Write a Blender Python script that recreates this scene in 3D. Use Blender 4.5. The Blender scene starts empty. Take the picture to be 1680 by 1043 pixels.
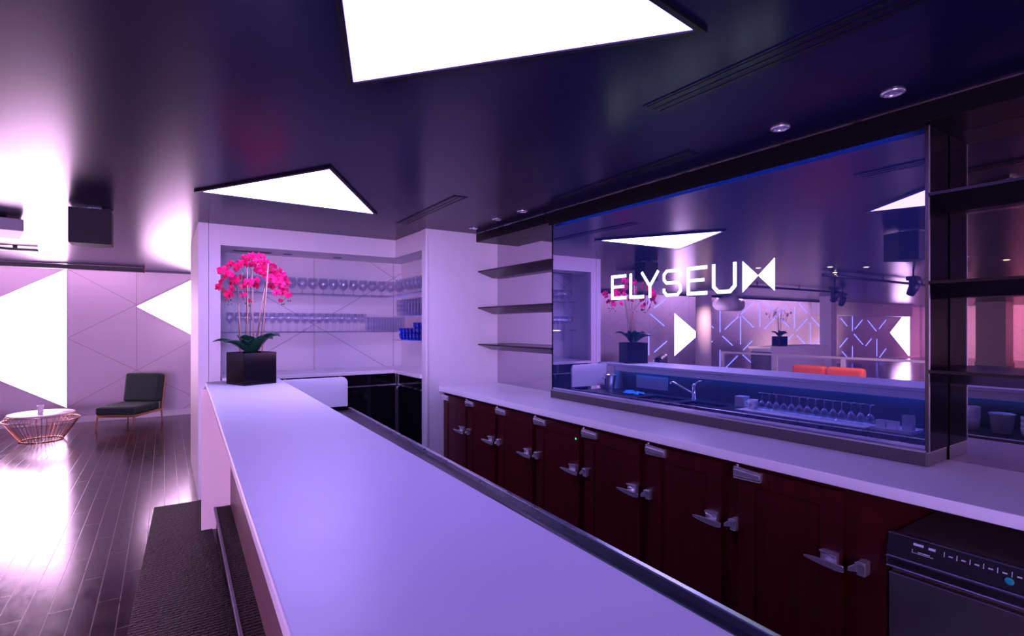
import bpy, bmesh, math, random
from mathutils import Vector, Matrix
rnd = random.Random(7)
S = bpy.context.scene
COL = S.collection
PI = math.pi
CEIL = 2.47
BARZ = 1.10

# ------------------------------------------------------------------ helpers
def nodes_of(m):
    m.use_nodes = True
    nt = m.node_tree
    nt.nodes.clear()
    out = nt.nodes.new('ShaderNodeOutputMaterial')
    return nt, out

class NT:
    """tiny wrapper to write node maths"""
    def __init__(s, nt): s.nt = nt
    def new(s, t, **k):
        n = s.nt.nodes.new(t)
        for a, b in k.items(): setattr(n, a, b)
        return n
    def link(s, a, b): s.nt.links.new(a, b)
    def m(s, op, a, b=None, c=None):
        n = s.new('ShaderNodeMath', operation=op)
        for i, v in enumerate((a, b, c)):
            if v is None: continue
            if isinstance(v, (int, float)): n.inputs[i].default_value = v
            else: s.link(v, n.inputs[i])
        return n.outputs[0]
    def mixc(s, f, a, b):
        n = s.new('ShaderNodeMix', data_type='RGBA')
        for sock, v in ((n.inputs[0], f), (n.inputs[6], a), (n.inputs[7], b)):
            if isinstance(v, (int, float)): sock.default_value = v
            elif isinstance(v, tuple): sock.default_value = (v[0], v[1], v[2], 1)
            else: s.link(v, sock)
        return n.outputs[2]

def pbr(name, col, rough=.5, metal=0., spec=.5, noise=0., nscale=20., bump=0., bscale=200., coat=0., rnoise=0., stretch=(1, 1, 1), sub=0.):
    m = bpy.data.materials.new(name)
    nt, out = nodes_of(m); w = NT(nt)
    b = w.new('ShaderNodeBsdfPrincipled')
    b.inputs['Base Color'].default_value = (*col, 1)
    b.inputs['Roughness'].default_value = rough
    b.inputs['Metallic'].default_value = metal
    b.inputs['Specular IOR Level'].default_value = spec
    b.inputs['Coat Weight'].default_value = coat
    w.link(b.outputs[0], out.inputs[0])
    tc = w.new('ShaderNodeTexCoord')
    mp = w.new('ShaderNodeMapping'); mp.inputs['Scale'].default_value = stretch
    w.link(tc.outputs['Object'], mp.inputs[0])
    if noise or rnoise:
        n = w.new('ShaderNodeTexNoise'); n.inputs['Scale'].default_value = nscale; n.inputs['Detail'].default_value = 5
        w.link(mp.outputs[0], n.inputs[0])
        if noise:
            c = w.mixc(n.outputs[0], tuple(x*(1-noise) for x in col), tuple(min(1, x*(1+noise)) for x in col))
            w.link(c, b.inputs['Base Color'])
        if rnoise:
            r = w.m('ADD', w.m('MULTIPLY', w.m('SUBTRACT', n.outputs[0], .5), rnoise*2), rough)
            w.link(r, b.inputs['Roughness'])
    if bump:
        n2 = w.new('ShaderNodeTexNoise'); n2.inputs['Scale'].default_value = bscale; n2.inputs['Detail'].default_value = 3
        w.link(mp.outputs[0], n2.inputs[0])
        bp = w.new('ShaderNodeBump'); bp.inputs['Strength'].default_value = bump; bp.inputs['Distance'].default_value = .01
        w.link(n2.outputs[0], bp.inputs['Height']); w.link(bp.outputs[0], b.inputs['Normal'])
    return m

def emit(name, col, strength):
    m = bpy.data.materials.new(name)
    nt, out = nodes_of(m); w = NT(nt)
    e = w.new('ShaderNodeEmission')
    e.inputs[0].default_value = (*col, 1); e.inputs[1].default_value = strength
    w.link(e.outputs[0], out.inputs[0])
    return m

def tinted_mirror(name, tint, rough, haze, hazew, spec=0.):
    m = bpy.data.materials.new(name)
    nt, out = nodes_of(m); w = NT(nt)
    g = w.new('ShaderNodeBsdfGlossy'); g.inputs[0].default_value = (*tint, 1); g.inputs['Roughness'].default_value = rough
    d = w.new('ShaderNodeBsdfDiffuse'); d.inputs[0].default_value = (*haze, 1)
    mx = w.new('ShaderNodeMixShader'); mx.inputs[0].default_value = hazew
    w.link(g.outputs[0], mx.inputs[1]); w.link(d.outputs[0], mx.inputs[2]); w.link(mx.outputs[0], out.inputs[0])
    return m

def thin_glass(name, tint, base=.10, fres=.75, rough=.02):
    m = bpy.data.materials.new(name)
    nt, out = nodes_of(m); w = NT(nt)
    t = w.new('ShaderNodeBsdfTransparent'); t.inputs[0].default_value = (*tint, 1)
    g = w.new('ShaderNodeBsdfGlossy'); g.inputs['Roughness'].default_value = rough
    g.inputs[0].default_value = (.9, .92, 1, 1)
    lw = w.new('ShaderNodeLayerWeight'); lw.inputs[0].default_value = .35
    f = w.m('ADD', w.m('MULTIPLY', lw.outputs['Facing'], fres), base)
    mx = w.new('ShaderNodeMixShader')
    w.link(f, mx.inputs[0]); w.link(t.outputs[0], mx.inputs[1]); w.link(g.outputs[0], mx.inputs[2]); w.link(mx.outputs[0], out.inputs[0])
    return m

def lattice_panel(name, col, axis, u0, pw, z0, ph, lw=.006, line=.55, rough=.5):
    """white wall panelling with grooves on a triangular lattice (axis 0 = along x, 1 = along y)"""
    m = bpy.data.materials.new(name)
    nt, out = nodes_of(m); w = NT(nt)
    b = w.new('ShaderNodeBsdfPrincipled'); b.inputs['Roughness'].default_value = rough
    w.link(b.outputs[0], out.inputs[0])
    g = w.new('ShaderNodeNewGeometry'); sp = w.new('ShaderNodeSeparateXYZ'); w.link(g.outputs['Position'], sp.inputs[0])
    u = w.m('DIVIDE', w.m('SUBTRACT', sp.outputs[axis], u0), pw)
    z = w.m('DIVIDE', w.m('SUBTRACT', sp.outputs[2], z0), ph)
    hu = w.m('MULTIPLY', u, .5)
    def d(v, per):
        return w.m('MULTIPLY', w.m('ABSOLUTE', w.m('SUBTRACT', v, w.m('ROUND', v))), per)
    d1 = d(u, pw); d2 = d(w.m('ADD', z, hu), ph*.86); d3 = d(w.m('SUBTRACT', z, hu), ph*.86)
    dm = w.m('MINIMUM', d1, w.m('MINIMUM', d2, d3))
    f = w.m('LESS_THAN', dm, lw)
    n = w.new('ShaderNodeTexNoise'); n.inputs['Scale'].default_value = 1.3; n.inputs['Detail'].default_value = 4
    w.link(g.outputs['Position'], n.inputs[0])
    base = w.mixc(n.outputs[0], tuple(c*.93 for c in col), tuple(min(1, c*1.05) for c in col))
    c = w.mixc(f, base, tuple(x*line for x in col))
    w.link(c, b.inputs['Base Color'])
    bp = w.new('ShaderNodeBump'); bp.inputs['Strength'].default_value = .4; bp.inputs['Distance'].default_value = .004; bp.invert = True
    w.link(f, bp.inputs['Height']); w.link(bp.outputs[0], b.inputs['Normal'])
    return m

def floor_mat():
    m = bpy.data.materials.new('dark_floor_boards')
    nt, out = nodes_of(m); w = NT(nt)
    b = w.new('ShaderNodeBsdfPrincipled'); w.link(b.outputs[0], out.inputs[0])
    g = w.new('ShaderNodeNewGeometry'); sp = w.new('ShaderNodeSeparateXYZ'); w.link(g.outputs['Position'], sp.inputs[0])
    cb = w.new('ShaderNodeCombineXYZ'); w.link(sp.outputs[1], cb.inputs[0]); w.link(sp.outputs[0], cb.inputs[1])
    br = w.new('ShaderNodeTexBrick'); w.link(cb.outputs[0], br.inputs[0])
    br.inputs['Scale'].default_value = 1; br.inputs['Brick Width'].default_value = .75; br.inputs['Row Height'].default_value = .105
    br.inputs['Mortar Size'].default_value = .003; br.inputs['Mortar Smooth'].default_value = .3
    br.inputs['Color1'].default_value = (.026, .008, .012, 1); br.inputs['Color2'].default_value = (.045, .013, .019, 1)
    br.inputs['Mortar'].default_value = (.05, .035, .042, 1)
    n = w.new('ShaderNodeTexNoise'); n.inputs['Scale'].default_value = 9; n.inputs['Detail'].default_value = 8; n.inputs['Roughness'].default_value = .7
    mp = w.new('ShaderNodeMapping'); mp.inputs['Scale'].default_value = (2.2, .7, 1); w.link(g.outputs['Position'], mp.inputs[0]); w.link(mp.outputs[0], n.inputs[0])
    sc = w.new('ShaderNodeTexNoise'); sc.inputs['Scale'].default_value = 14; sc.inputs['Detail'].default_value = 10; sc.inputs['Roughness'].default_value = .8; sc.inputs['Distortion'].default_value = 1.5
    mp2 = w.new('ShaderNodeMapping'); mp2.inputs['Scale'].default_value = (1.6, .5, 1); mp2.inputs['Rotation'].default_value = (0, 0, .5); w.link(g.outputs['Position'], mp2.inputs[0]); w.link(mp2.outputs[0], sc.inputs[0])
    wear = w.m('POWER', w.m('MULTIPLY', n.outputs[0], 1.25), 3.)
    col = w.mixc(w.m('MULTIPLY', wear, .5), br.outputs[0], (.06, .032, .04))
    w.link(col, b.inputs['Base Color'])
    r = w.m('ADD', w.m('ADD', w.m('MULTIPLY', n.outputs[0], .20), w.m('MULTIPLY', sc.outputs[0], .12)), .02)
    r = w.m('ADD', r, w.m('MULTIPLY', br.outputs['Fac'], .12))
    w.link(r, b.inputs['Roughness'])
    b.inputs['Specular IOR Level'].default_value = .36
    hgt = w.m('SUBTRACT', w.m('MULTIPLY', sc.outputs[0], .5), br.outputs['Fac'])
    bp = w.new('ShaderNodeBump'); bp.inputs['Strength'].default_value = .07; bp.inputs['Distance'].default_value = .004
    w.link(hgt, bp.inputs['Height']); w.link(bp.outputs[0], b.inputs['Normal'])
    return m

def mat_weave():
    m = bpy.data.materials.new('ribbed_rubber_mat')
    nt, out = nodes_of(m); w = NT(nt)
    b = w.new('ShaderNodeBsdfPrincipled'); w.link(b.outputs[0], out.inputs[0])
    b.inputs['Roughness'].default_value = .42; b.inputs['Specular IOR Level'].default_value = .07; b.inputs['Specular Tint'].default_value = (1, .5, .75, 1)
    g = w.new('ShaderNodeNewGeometry')
    wv = w.new('ShaderNodeTexWave'); wv.bands_direction = 'Y'; wv.inputs['Scale'].default_value = 11; wv.inputs['Distortion'].default_value = 4.; wv.inputs['Detail'].default_value = 3; wv.inputs['Detail Scale'].default_value = 6
    w.link(g.outputs['Position'], wv.inputs[0])
    n = w.new('ShaderNodeTexNoise'); n.inputs['Scale'].default_value = 70; w.link(g.outputs['Position'], n.inputs[0])
    h = w.m('ADD', w.m('MULTIPLY', wv.outputs[0], .7), n.outputs[0])
    c = w.mixc(w.m('MULTIPLY', h, .6), (.004, .0015, .003), (.026, .008, .016))
    w.link(c, b.inputs['Base Color'])
    bp = w.new('ShaderNodeBump'); bp.inputs['Strength'].default_value = .8; bp.inputs['Distance'].default_value = .012
    w.link(h, bp.inputs['Height']); w.link(bp.outputs[0], b.inputs['Normal'])
    return m

def wood_mat():
    m = bpy.data.materials.new('mahogany')
    nt, out = nodes_of(m); w = NT(nt)
    b = w.new('ShaderNodeBsdfPrincipled'); w.link(b.outputs[0], out.inputs[0])
    tc = w.new('ShaderNodeNewGeometry')
    mp = w.new('ShaderNodeMapping'); mp.inputs['Scale'].default_value = (30, 30, 1.5); w.link(tc.outputs['Position'], mp.inputs[0])
    n = w.new('ShaderNodeTexNoise'); n.inputs['Scale'].default_value = 2.0; n.inputs['Detail'].default_value = 7; w.link(mp.outputs[0], n.inputs[0])
    c = w.mixc(n.outputs[0], (.026, .002, .003), (.10, .007, .009))
    w.link(c, b.inputs['Base Color'])
    b.inputs['Roughness'].default_value = .38; b.inputs['Specular IOR Level'].default_value = .4
    return m

M = {}
M['ceiling'] = pbr('dark_ceiling_paint', (.009, .0085, .040), .24, spec=.09, noise=.08, nscale=3, stretch=(1, .25, 1))
M['white_wall'] = pbr('white_wall_paint', (.70, .68, .70), .5, noise=.04, nscale=6)
M['white_lacquer'] = pbr('white_lacquer', (.72, .70, .71), .35, noise=.03, nscale=5)
M['bar_white'] = pbr('white_solid_surface', (.68, .67, .71), .40, spec=.4, noise=.025, nscale=8, rnoise=.05)
M['shaded_mauve'] = pbr('shaded_mauve_panel', (.20, .11, .12), .45, noise=.06, nscale=4)  # shade on the bar front is put into this darker colour
M['warm_lit_white'] = pbr('warm_lit_white_lacquer', (.76, .63, .58), .4, noise=.03, nscale=5)  # white panel with the warm light on it put into the colour
M['quartz'] = pbr('white_quartz', (.88, .86, .89), .25, spec=.5, noise=.05, nscale=160)
M['floor'] = floor_mat()
M['mat'] = mat_weave()
M['wood'] = wood_mat()
M['chrome'] = pbr('chrome', (.95, .92, .96), .2, metal=.80)
M['steel'] = pbr('brushed_steel', (.60, .60, .63), .28, metal=1, rnoise=.04, nscale=8)
M['dark_steel'] = pbr('dark_steel', (.12, .12, .135), .34, metal=1, noise=.1, nscale=12)
M['washer_steel'] = pbr('worn_steel_door', (.30, .28, .30), .42, metal=.9, noise=.25, nscale=7, rnoise=.1)
M['washer_body'] = pbr('worn_dark_casing', (.11, .09, .08), .45, spec=.4, noise=.3, nscale=9)
M['black_gloss'] = pbr('black_gloss', (.006, .006, .009), .08, spec=.3)
M['shelf_black'] = pbr('satin_black', (.008, .007, .010), .25, spec=.25)
M['black'] = pbr('matt_black', (.012, .012, .014), .5)
M['black_beam'] = pbr('black_beam', (.004, .004, .006), .35, spec=.15)
M['grey_frame'] = pbr('grey_frame', (.10, .10, .115), .38, noise=.06, nscale=30)
M['sill'] = pbr('grey_sill', (.24, .24, .30), .4)
M['black_glass'] = pbr('black_glass', (.004, .004, .006), .10, spec=.14)
M['plinth'] = pbr('grey_plinth', (.055, .052, .062), .35, noise=.06, nscale=30)
M['mirror'] = tinted_mirror('blue_tinted_mirror', (.62, .60, .78), .006, (.06, .12, .62), .11)  # blue diffuse share stands in for LED glow on the glass
M['mirror_dark'] = tinted_mirror('grey_tinted_mirror', (.56, .50, .58), .01, (.1, .1, .12), .05)
M['glass'] = thin_glass('clear_glass', (.96, .96, .98), base=.03, fres=.38, rough=.0)
M['glass_blue'] = thin_glass('blue_glass', (.05, .42, .95), base=.03, fres=.3)
M['shelf_glass'] = thin_glass('glass_shelf', (.82, .82, .9), base=.12, fres=.5)
M['rail_glass'] = thin_glass('railing_glass', (.95, .95, .97), base=.03, fres=.4)
M['light_bar'] = emit('bar_ceiling_light', (.46, .34, 1.0), 9.0)
M['light_bar_big'] = emit('large_ceiling_light', (.32, .19, 1.0), 2.9)
M['light_wall'] = emit('wall_light', (1.0, .58, 1.0), 6.0)
M['light_rear_fill'] = emit('added_rear_fill', (.57, .36, 1.0), 15.0)  # fill emission for the added triangles on the unseen front wall
M['light_rear_fill_pink'] = emit('added_rear_fill_pink', (1.0, .40, .78), 14.0)  # pink fill, for the added far left triangle
M['added_cove'] = emit('added_cove_light', (1.0, .47, .92), 6.5); M['added_cove_far'] = emit('added_far_cove_light', (.95, .5, .95), 16.)  # both for strips added behind the ceiling tracks
M['led'] = emit('violet_led', (.22, .20, 1.0), 1.3)
M['led_blue'] = emit('blue_led', (.02, .20, 1.0), 7.0)
M['led_top'] = emit('top_blue_led', (.03, .14, 1.0), 5.)
M['sign'] = emit('white_sign_light', (.85, 1.0, 1.0), 1.3)
M['warm_lamp'] = emit('warm_lamp', (1.0, .62, .25), 9.0)
M['pink_lamp'] = emit('pink_lamp', (1.0, .30, .45), 14.0)
M['green_led'] = emit('green_led', (.02, 1.0, .15), 1.2)
M['teal'] = pbr('teal_plastic', (.02, .42, .40), .4)
M['print'] = pbr('white_print', (.75, .75, .8), .5)
M['velvet'] = pbr('dark_green_velvet', (.020, .040, .033), .75, spec=.3, noise=.3, nscale=30, bump=.1, bscale=300)
M['brass'] = pbr('brass', (.72, .42, .20), .28, metal=1)
M['copper'] = pbr('rose_gold_wire', (.90, .55, .35), .28, metal=1)
M['oak'] = pbr('oak_leg', (.33, .15, .07), .4, noise=.2, nscale=20)
M['petal'] = pbr('magenta_petal', (.86, .012, .15), .55, spec=.2, noise=.25, nscale=40)
M['petal_lip'] = pbr('orchid_lip', (.45, .0, .05), .5)
M['petal_white'] = pbr('white_petal', (.8, .75, .8), .55)
M['leaf'] = pbr('orchid_leaf', (.008, .055, .032), .32, noise=.3, nscale=14)
M['stem'] = pbr('orchid_stem', (.10, .12, .04), .5, noise=.3, nscale=30)
M['stake'] = pbr('bamboo_stake', (.50, .26, .22), .5)
M['soil'] = pbr('bark_chips', (.05, .03, .02), .9, noise=.5, nscale=60, bump=.8, bscale=80)
M['orange'] = pbr('orange_fabric', (.75, .13, .03), .8, noise=.15, nscale=30)
M['red_dark'] = pbr('dark_red_fabric', (.16, .02, .015), .8)
M['tan'] = pbr('tan_wood', (.45, .22, .07), .5)
M['leather'] = pbr('black_leather', (.012, .012, .015), .4)
M['cloth_blue'] = pbr('blue_cloth', (.02, .35, .75), .8)
M['plastic_white'] = pbr('white_plastic', (.7, .72, .78), .4)
M['plastic_clear'] = pbr('milky_plastic', (.45, .5, .6), .35)
M['tile'] = pbr('dark_splashback', (.05, .05, .07), .25, noise=.2, nscale=4)
M['plastic_black'] = pbr('black_plastic', (.015, .014, .017), .45)
M['candle'] = pbr('frosted_white_glass', (.85, .8, .85), .4)
M['speaker'] = pbr('speaker_black', (.008, .008, .010), .6, spec=.25, bump=.2, bscale=300)
M['speaker_grey'] = pbr('speaker_grey', (.25, .24, .28), .5)
M['wall_far'] = lattice_panel('diamond_wall_panels', (.62, .56, .62), 0, -1.29, .9, 1.35, 1.1, lw=.005, line=.6)
M['wall_niche'] = lattice_panel('niche_wall_panels', (.66, .62, .66), 0, 1.36, .9, 1.56, 1.1, lw=.0045, line=.6)

class MB:
    def __init__(s): s.v = []; s.f = []; s.sm = []
    def add(s, vs, fs, smooth=False):
        o = len(s.v); s.v += [tuple(p) for p in vs]
        for f in fs: s.f.append([i+o for i in f]); s.sm.append(smooth)
        return s
    def box(s, x0, x1, y0, y1, z0, z1):
        return s.add([(x0, y0, z0), (x1, y0, z0), (x1, y1, z0), (x0, y1, z0), (x0, y0, z1), (x1, y0, z1), (x1, y1, z1), (x0, y1, z1)],
                     [(0, 3, 2, 1), (4, 5, 6, 7), (0, 1, 5, 4), (1, 2, 6, 5), (2, 3, 7, 6), (3, 0, 4, 7)])
    def prism(s, poly, z0, z1):
        n = len(poly)
        vs = [(p[0], p[1], z0) for p in poly]+[(p[0], p[1], z1) for p in poly]
        return s.add(vs, [tuple(range(n))[::-1], tuple(range(n, 2*n))]+[(i, (i+1) % n, n+(i+1) % n, n+i) for i in range(n)])
    def prism_ax(s, poly, a0, a1, ax):
        """poly in the two other axes, extruded along ax (0=x: poly (y,z); 1=y: poly (x,z))"""
        n = len(poly)
        def P(p, a): return (a, p[0], p[1]) if ax == 0 else (p[0], a, p[1])
        vs = [P(p, a0) for p in poly]+[P(p, a1) for p in poly]
        return s.add(vs, [tuple(range(n))[::-1], tuple(range(n, 2*n))]+[(i, (i+1) % n, n+(i+1) % n, n+i) for i in range(n)])
    def lathe(s, prof, seg=24, c=(0, 0, 0), smooth=True):
        o = len(s.v); n = len(prof)
        vs = []
        for r, z in prof:
            for k in range(seg):
                a = 2*PI*k/seg; vs.append((c[0]+r*math.cos(a), c[1]+r*math.sin(a), c[2]+z))
        fs = []
        for i in range(n-1):
            for k in range(seg):
                k2 = (k+1) % seg
                fs.append((i*seg+k, i*seg+k2, (i+1)*seg+k2, (i+1)*seg+k))
        s.add(vs, fs, smooth)
        if prof[0][0] > 1e-6: s.f.append([o+k for k in range(seg)][::-1]); s.sm.append(False)
        if prof[-1][0] > 1e-6: s.f.append([o+(n-1)*seg+k for k in range(seg)]); s.sm.append(False)
        return s
    def tube(s, pts, r, seg=8, smooth=True, closed=False):
        pts = [Vector(p) for p in pts]; n = len(pts)
        rs = r if isinstance(r, (list, tuple)) else [r]*n
        rings = []
        prev = None
        for i, p in enumerate(pts):
            if closed: t = (pts[(i+1) % n]-pts[i-1]).normalized()
            else: t = (pts[min(i+1, n-1)]-pts[max(i-1, 0)]).normalized()
            if prev is None:
                a = Vector((0, 0, 1)) if abs(t.z) < .9 else Vector((1, 0, 0))
                u = t.cross(a).normalized()
            else: u = (prev-t*prev.dot(t)).normalized()
            prev = u; w = t.cross(u)
            rings.append([p+(u*math.cos(2*PI*k/seg)+w*math.sin(2*PI*k/seg))*rs[i] for k in range(seg)])
        vs = [q for ring in rings for q in ring]
        fs = []
        m = n if closed else n-1
        for i in range(m):
            j = (i+1) % n
            for k in range(seg):
                k2 = (k+1) % seg
                fs.append((i*seg+k, i*seg+k2, j*seg+k2, j*seg+k))
        if not closed:
            fs.append(tuple(range(seg))[::-1]); fs.append(tuple((n-1)*seg+k for k in range(seg)))
        return s.add(vs, fs, smooth)
    def bar(s, a, b, w, h=None):
        """rectangular bar between two points"""
        a, b = Vector(a), Vector(b); h = h or w
        t = (b-a).normalized(); up = Vector((0, 0, 1)) if abs(t.z) < .95 else Vector((0, 1, 0))
        u = t.cross(up).normalized()*w/2; v = u.cross(t).normalized()*h/2
        vs = [a-u-v, a+u-v, a+u+v, a-u+v, b-u-v, b+u-v, b+u+v, b-u+v]
        return s.add(vs, [(0, 3, 2, 1), (4, 5, 6, 7), (0, 1, 5, 4), (1, 2, 6, 5), (2, 3, 7, 6), (3, 0, 4, 7)])
    def build(s, name, mat, parent=None, loc=(0, 0, 0), rot=(0, 0, 0), bevel=0, seg=2, sub=0):
        me = bpy.data.meshes.new(name)
        me.from_pydata(s.v, [], s.f)
        me.polygons.foreach_set('use_smooth', s.sm)
        bm = bmesh.new(); bm.from_mesh(me)
        bmesh.ops.recalc_face_normals(bm, faces=bm.faces[:]); bm.to_mesh(me); bm.free()
        me.materials.append(mat)
        o = bpy.data.objects.new(name, me); COL.objects.link(o)
        o.location = loc; o.rotation_euler = rot
        if parent: o.parent = parent
        if bevel:
            b = o.modifiers.new('bevel', 'BEVEL'); b.width = bevel; b.segments = seg; b.limit_method = 'ANGLE'; b.angle_limit = .6
        if sub:
            q = o.modifiers.new('sub', 'SUBSURF'); q.levels = sub; q.render_levels = sub
        return o

def tag(o, label, cat, group=None):
    o['label'] = label; o['category'] = cat
    if group: o['group'] = group
    return o
def thing(name, label, cat, loc=(0, 0, 0), rz=0, group=None):
    o = bpy.data.objects.new(name, None); COL.objects.link(o)
    o.location = loc; o.rotation_euler = (0, 0, rz); o.empty_display_size = .1
    return tag(o, label, cat, group)
def struct(o):
    o['kind'] = 'structure'; return o
def kids(o): return [c for c in bpy.data.objects if c.parent == o]

# ------------------------------------------------------------------ the room
XW = -26.0; YN = -3.0; YF = 10.87; XR = 2.90
struct(MB().box(XW-.2, XR+.3, YN-.2, YF+.2, -.1, 0).build('floor', M['floor']))
struct(MB().box(XW-.2, XR+.3, YN-.2, YF+.2, CEIL, CEIL+.12).build('ceiling', M['ceiling']))
struct(MB().box(XW, .60, YF, YF+.15, 0, CEIL).build('wall_back', M['wall_far']))
struct(MB().box(.455, .60, 7.0, YF, 0, CEIL).build('wall_lounge_side', M['white_wall']))
struct(MB().box(XR, XR+.15, YN, 4.64, 0, CEIL).build('wall_right', M['black']))
M['wall_end'] = lattice_panel('end_wall_panels', (.62, .5, .56), 1, 0, .9, 1.35, 1.1, lw=.005, line=.6)
struct(MB().box(XW-.15, XW, YN, YF, 0, CEIL).build('wall_left', M['wall_end']))
struct(MB().box(XW, XR, YN-.15, YN, 0, CEIL).build('wall_front', M['white_wall']))
struct(MB().box(XW, .455, YF-.015, YF, 0, .10).build('baseboard_back', M['white_lacquer'], bevel=.003))
struct(MB().box(.440, .455, 7.0, YF-.015, 0, .10).build('baseboard_side', M['white_lacquer'], bevel=.003))
struct(MB().box(-5.0, .455, YF-.05, YF, CEIL-.02, CEIL).build('trim_1', M['grey_frame']))

# shelving niche block at the end of the bar
nb = MB()
nb.box(.25, .329, 5.46, 7.0, 0, CEIL)                    # outer side wall
nb.box(.332, .425, 5.463, 5.53, 0, CEIL)                 # stile
nb.box(.425, 2.08, 5.463, 5.56, 2.28, CEIL)              # header over the back shelves
nb.box(.332, 2.46, 5.56, 6.0, 2.28, 2.40)                # soffit
nb.box(2.08, 2.16, 4.74, 5.56, 2.28, CEIL)               # header over the side shelves
nb.box(2.16, 2.46, 4.74, 5.56, 2.28, 2.40)
nb.box(2.36, 2.46, 4.74, 6.0, 0, 2.28)                   # side wall
nb.build('wall_niche', M['white_wall'], bevel=.002); struct(bpy.data.objects['wall_niche'])
struct(MB().box(.329, 2.46, 6.0, 6.1, 0, CEIL).build('wall_niche_back', M['wall_niche']))
struct(MB().box(2.07, XR, 4.64, 4.74, 0, CEIL).build('wall_pier', M['white_wall'], bevel=.002))
struct(MB().box(.25, XR, 6.98, 7.1, 0, CEIL).build('wall_niche_rear', M['white_wall']))
struct(MB().box(2.066, 2.09, 4.632, 4.66, 0, CEIL).build('trim_2', M['white_lacquer'], bevel=.004))
struct(MB().box(2.612, XR, YN, 4.635, 2.385, CEIL).build('trim_3', M['black_beam']))          # black beam over the back bar
struct(MB().box(2.608, 2.6115, YN, 4.635, CEIL-.005, CEIL-.0005).build('trim_4', M['steel']))           # bright line where beam meets ceiling

# niche downlights and vent
for x, y, lab in ((1.05, 5.78, 'small dark recessed downlight in the niche soffit, left one behind the orchid'), (1.55, 5.78, 'small dark recessed downlight in the niche soffit, right of the middle'), (2.27, 5.1, 'small dark recessed downlight above the side shelves by the pier')):
    t = thing('downlight', lab, 'light', (x, y, 2.28))
    MB().lathe([(.045, -.006), (.045, 0), (.028, 0), (.028, -.006)], 20).build('trim_ring', M['speaker_grey'], t)
    MB().lathe([(.027, -.004), (.027, .0)], 16).build('lens', M['black'], t)
t = thing('air_vent', 'dark slot vent in the niche soffit above the pink orchid', 'vent', (.72, 5.72, 2.278))
MB().box(-.17, .17, -.05, .05, -.006, 0).build('frame', M['speaker_grey'], t)
b = MB()
for k in range(4): b.box(-.16, .16, -.042+k*.022, -.026+k*.022, -.010, -.006)
b.build('slats', M['black'], t)

# ------------------------------------------------------------------ ceiling lights
def tri_light(name, label, pts, mat, z=CEIL):
    cx = sum(p[0] for p in pts)/3; cy = sum(p[1] for p in pts)/3
    t = thing(name, label, 'light', (cx, cy, z))
    L = [(p[0]-cx, p[1]-cy) for p in pts]
    a = (L[1][0]-L[0][0])*(L[2][1]-L[0][1])-(L[1][1]-L[0][1])*(L[2][0]-L[0][0])
    if a < 0: L = L[::-1]
    def sc(k): return [(p[0]*k, p[1]*k) for p in L]
    MB().prism(sc(1.0), -.008, -.004).build('diffuser', mat, t)
    f = MB(); o, i = sc(1.06), sc(1.002)
    for k in range(3):
        k2 = (k+1) % 3
        f.prism([o[k], o[k2], i[k2], i[k]], -.014, 0)
    f.build('frame', M['black_beam'], t)
    return t
tri_light('ceiling_light', 'large glowing white triangle in the dark ceiling, cut by the top edge of the photo', [(.592, 1.985), (1.366, 1.055), (.205, .913)], M['light_bar_big'])
tri_light('ceiling_light', 'smaller glowing white triangle in the ceiling above the pink orchid', [(.203, 4.17), (.80, 3.155), (1.425, 4.225)], M['light_bar'])

# slot diffusers
def vent(a, b, wdt, n, label):
    a = Vector((*a, 0)); b = Vector((*b, 0)); d = (b-a); L = d.length; ang = math.atan2(d.y, d.x)
    t = thing('air_vent', label, 'vent', ((a.x+b.x)/2, (a.y+b.y)/2, CEIL), ang)
    MB().box(-L/2-.01, L/2+.01, -wdt/2, wdt/2, -.004, 0).build('frame', M['ceiling'], t)
    s = MB()
    for k in range(n):
        y = -wdt/2+wdt*(k+.5)/n
        s.box(-L/2, L/2, y-.008, y+.008, -.006, -.004)
    s.build('slots', M['black_beam'], t)
vent((1.79, 4.53), (1.767, 3.36), .11, 3, 'slotted black ceiling vent between the smaller glowing triangle and the pier')
vent((2.38, 3.02), (2.34, 1.82), .10, 3, 'slotted black ceiling vent running close beside the beam above the mirror')
vent((1.735, 1.546), (1.75, .10), .12, 3, 'long slotted black ceiling vent right of the large glowing triangle')
for (x, y), lab in zip([(2.4, .922), (2.391, 1.374), (2.396, 3.892), (2.402, 3.51), (2.438, 4.377)],
        ['round silver-rimmed downlight in the dark ceiling, nearest to the camera', 'round silver-rimmed downlight in the dark ceiling, second from the camera', 'tiny recessed downlight near the beam, middle of the three far ones', 'tiny recessed downlight near the beam, right of the three far ones', 'tiny recessed downlight at the ceiling corner by the white pier']):
    t = thing('downlight', lab, 'light', (x, y, CEIL))
    MB().lathe([(.042, 0), (.042, -.006), (.030, -.010), (.027, -.004), (.027, 0)], 24).build('trim_ring', M['chrome'], t)
    MB().lathe([(.0269, -.002), (.010, -.005), (.0, -.006)], 16).build('lens', M['plastic_clear'], t)

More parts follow.
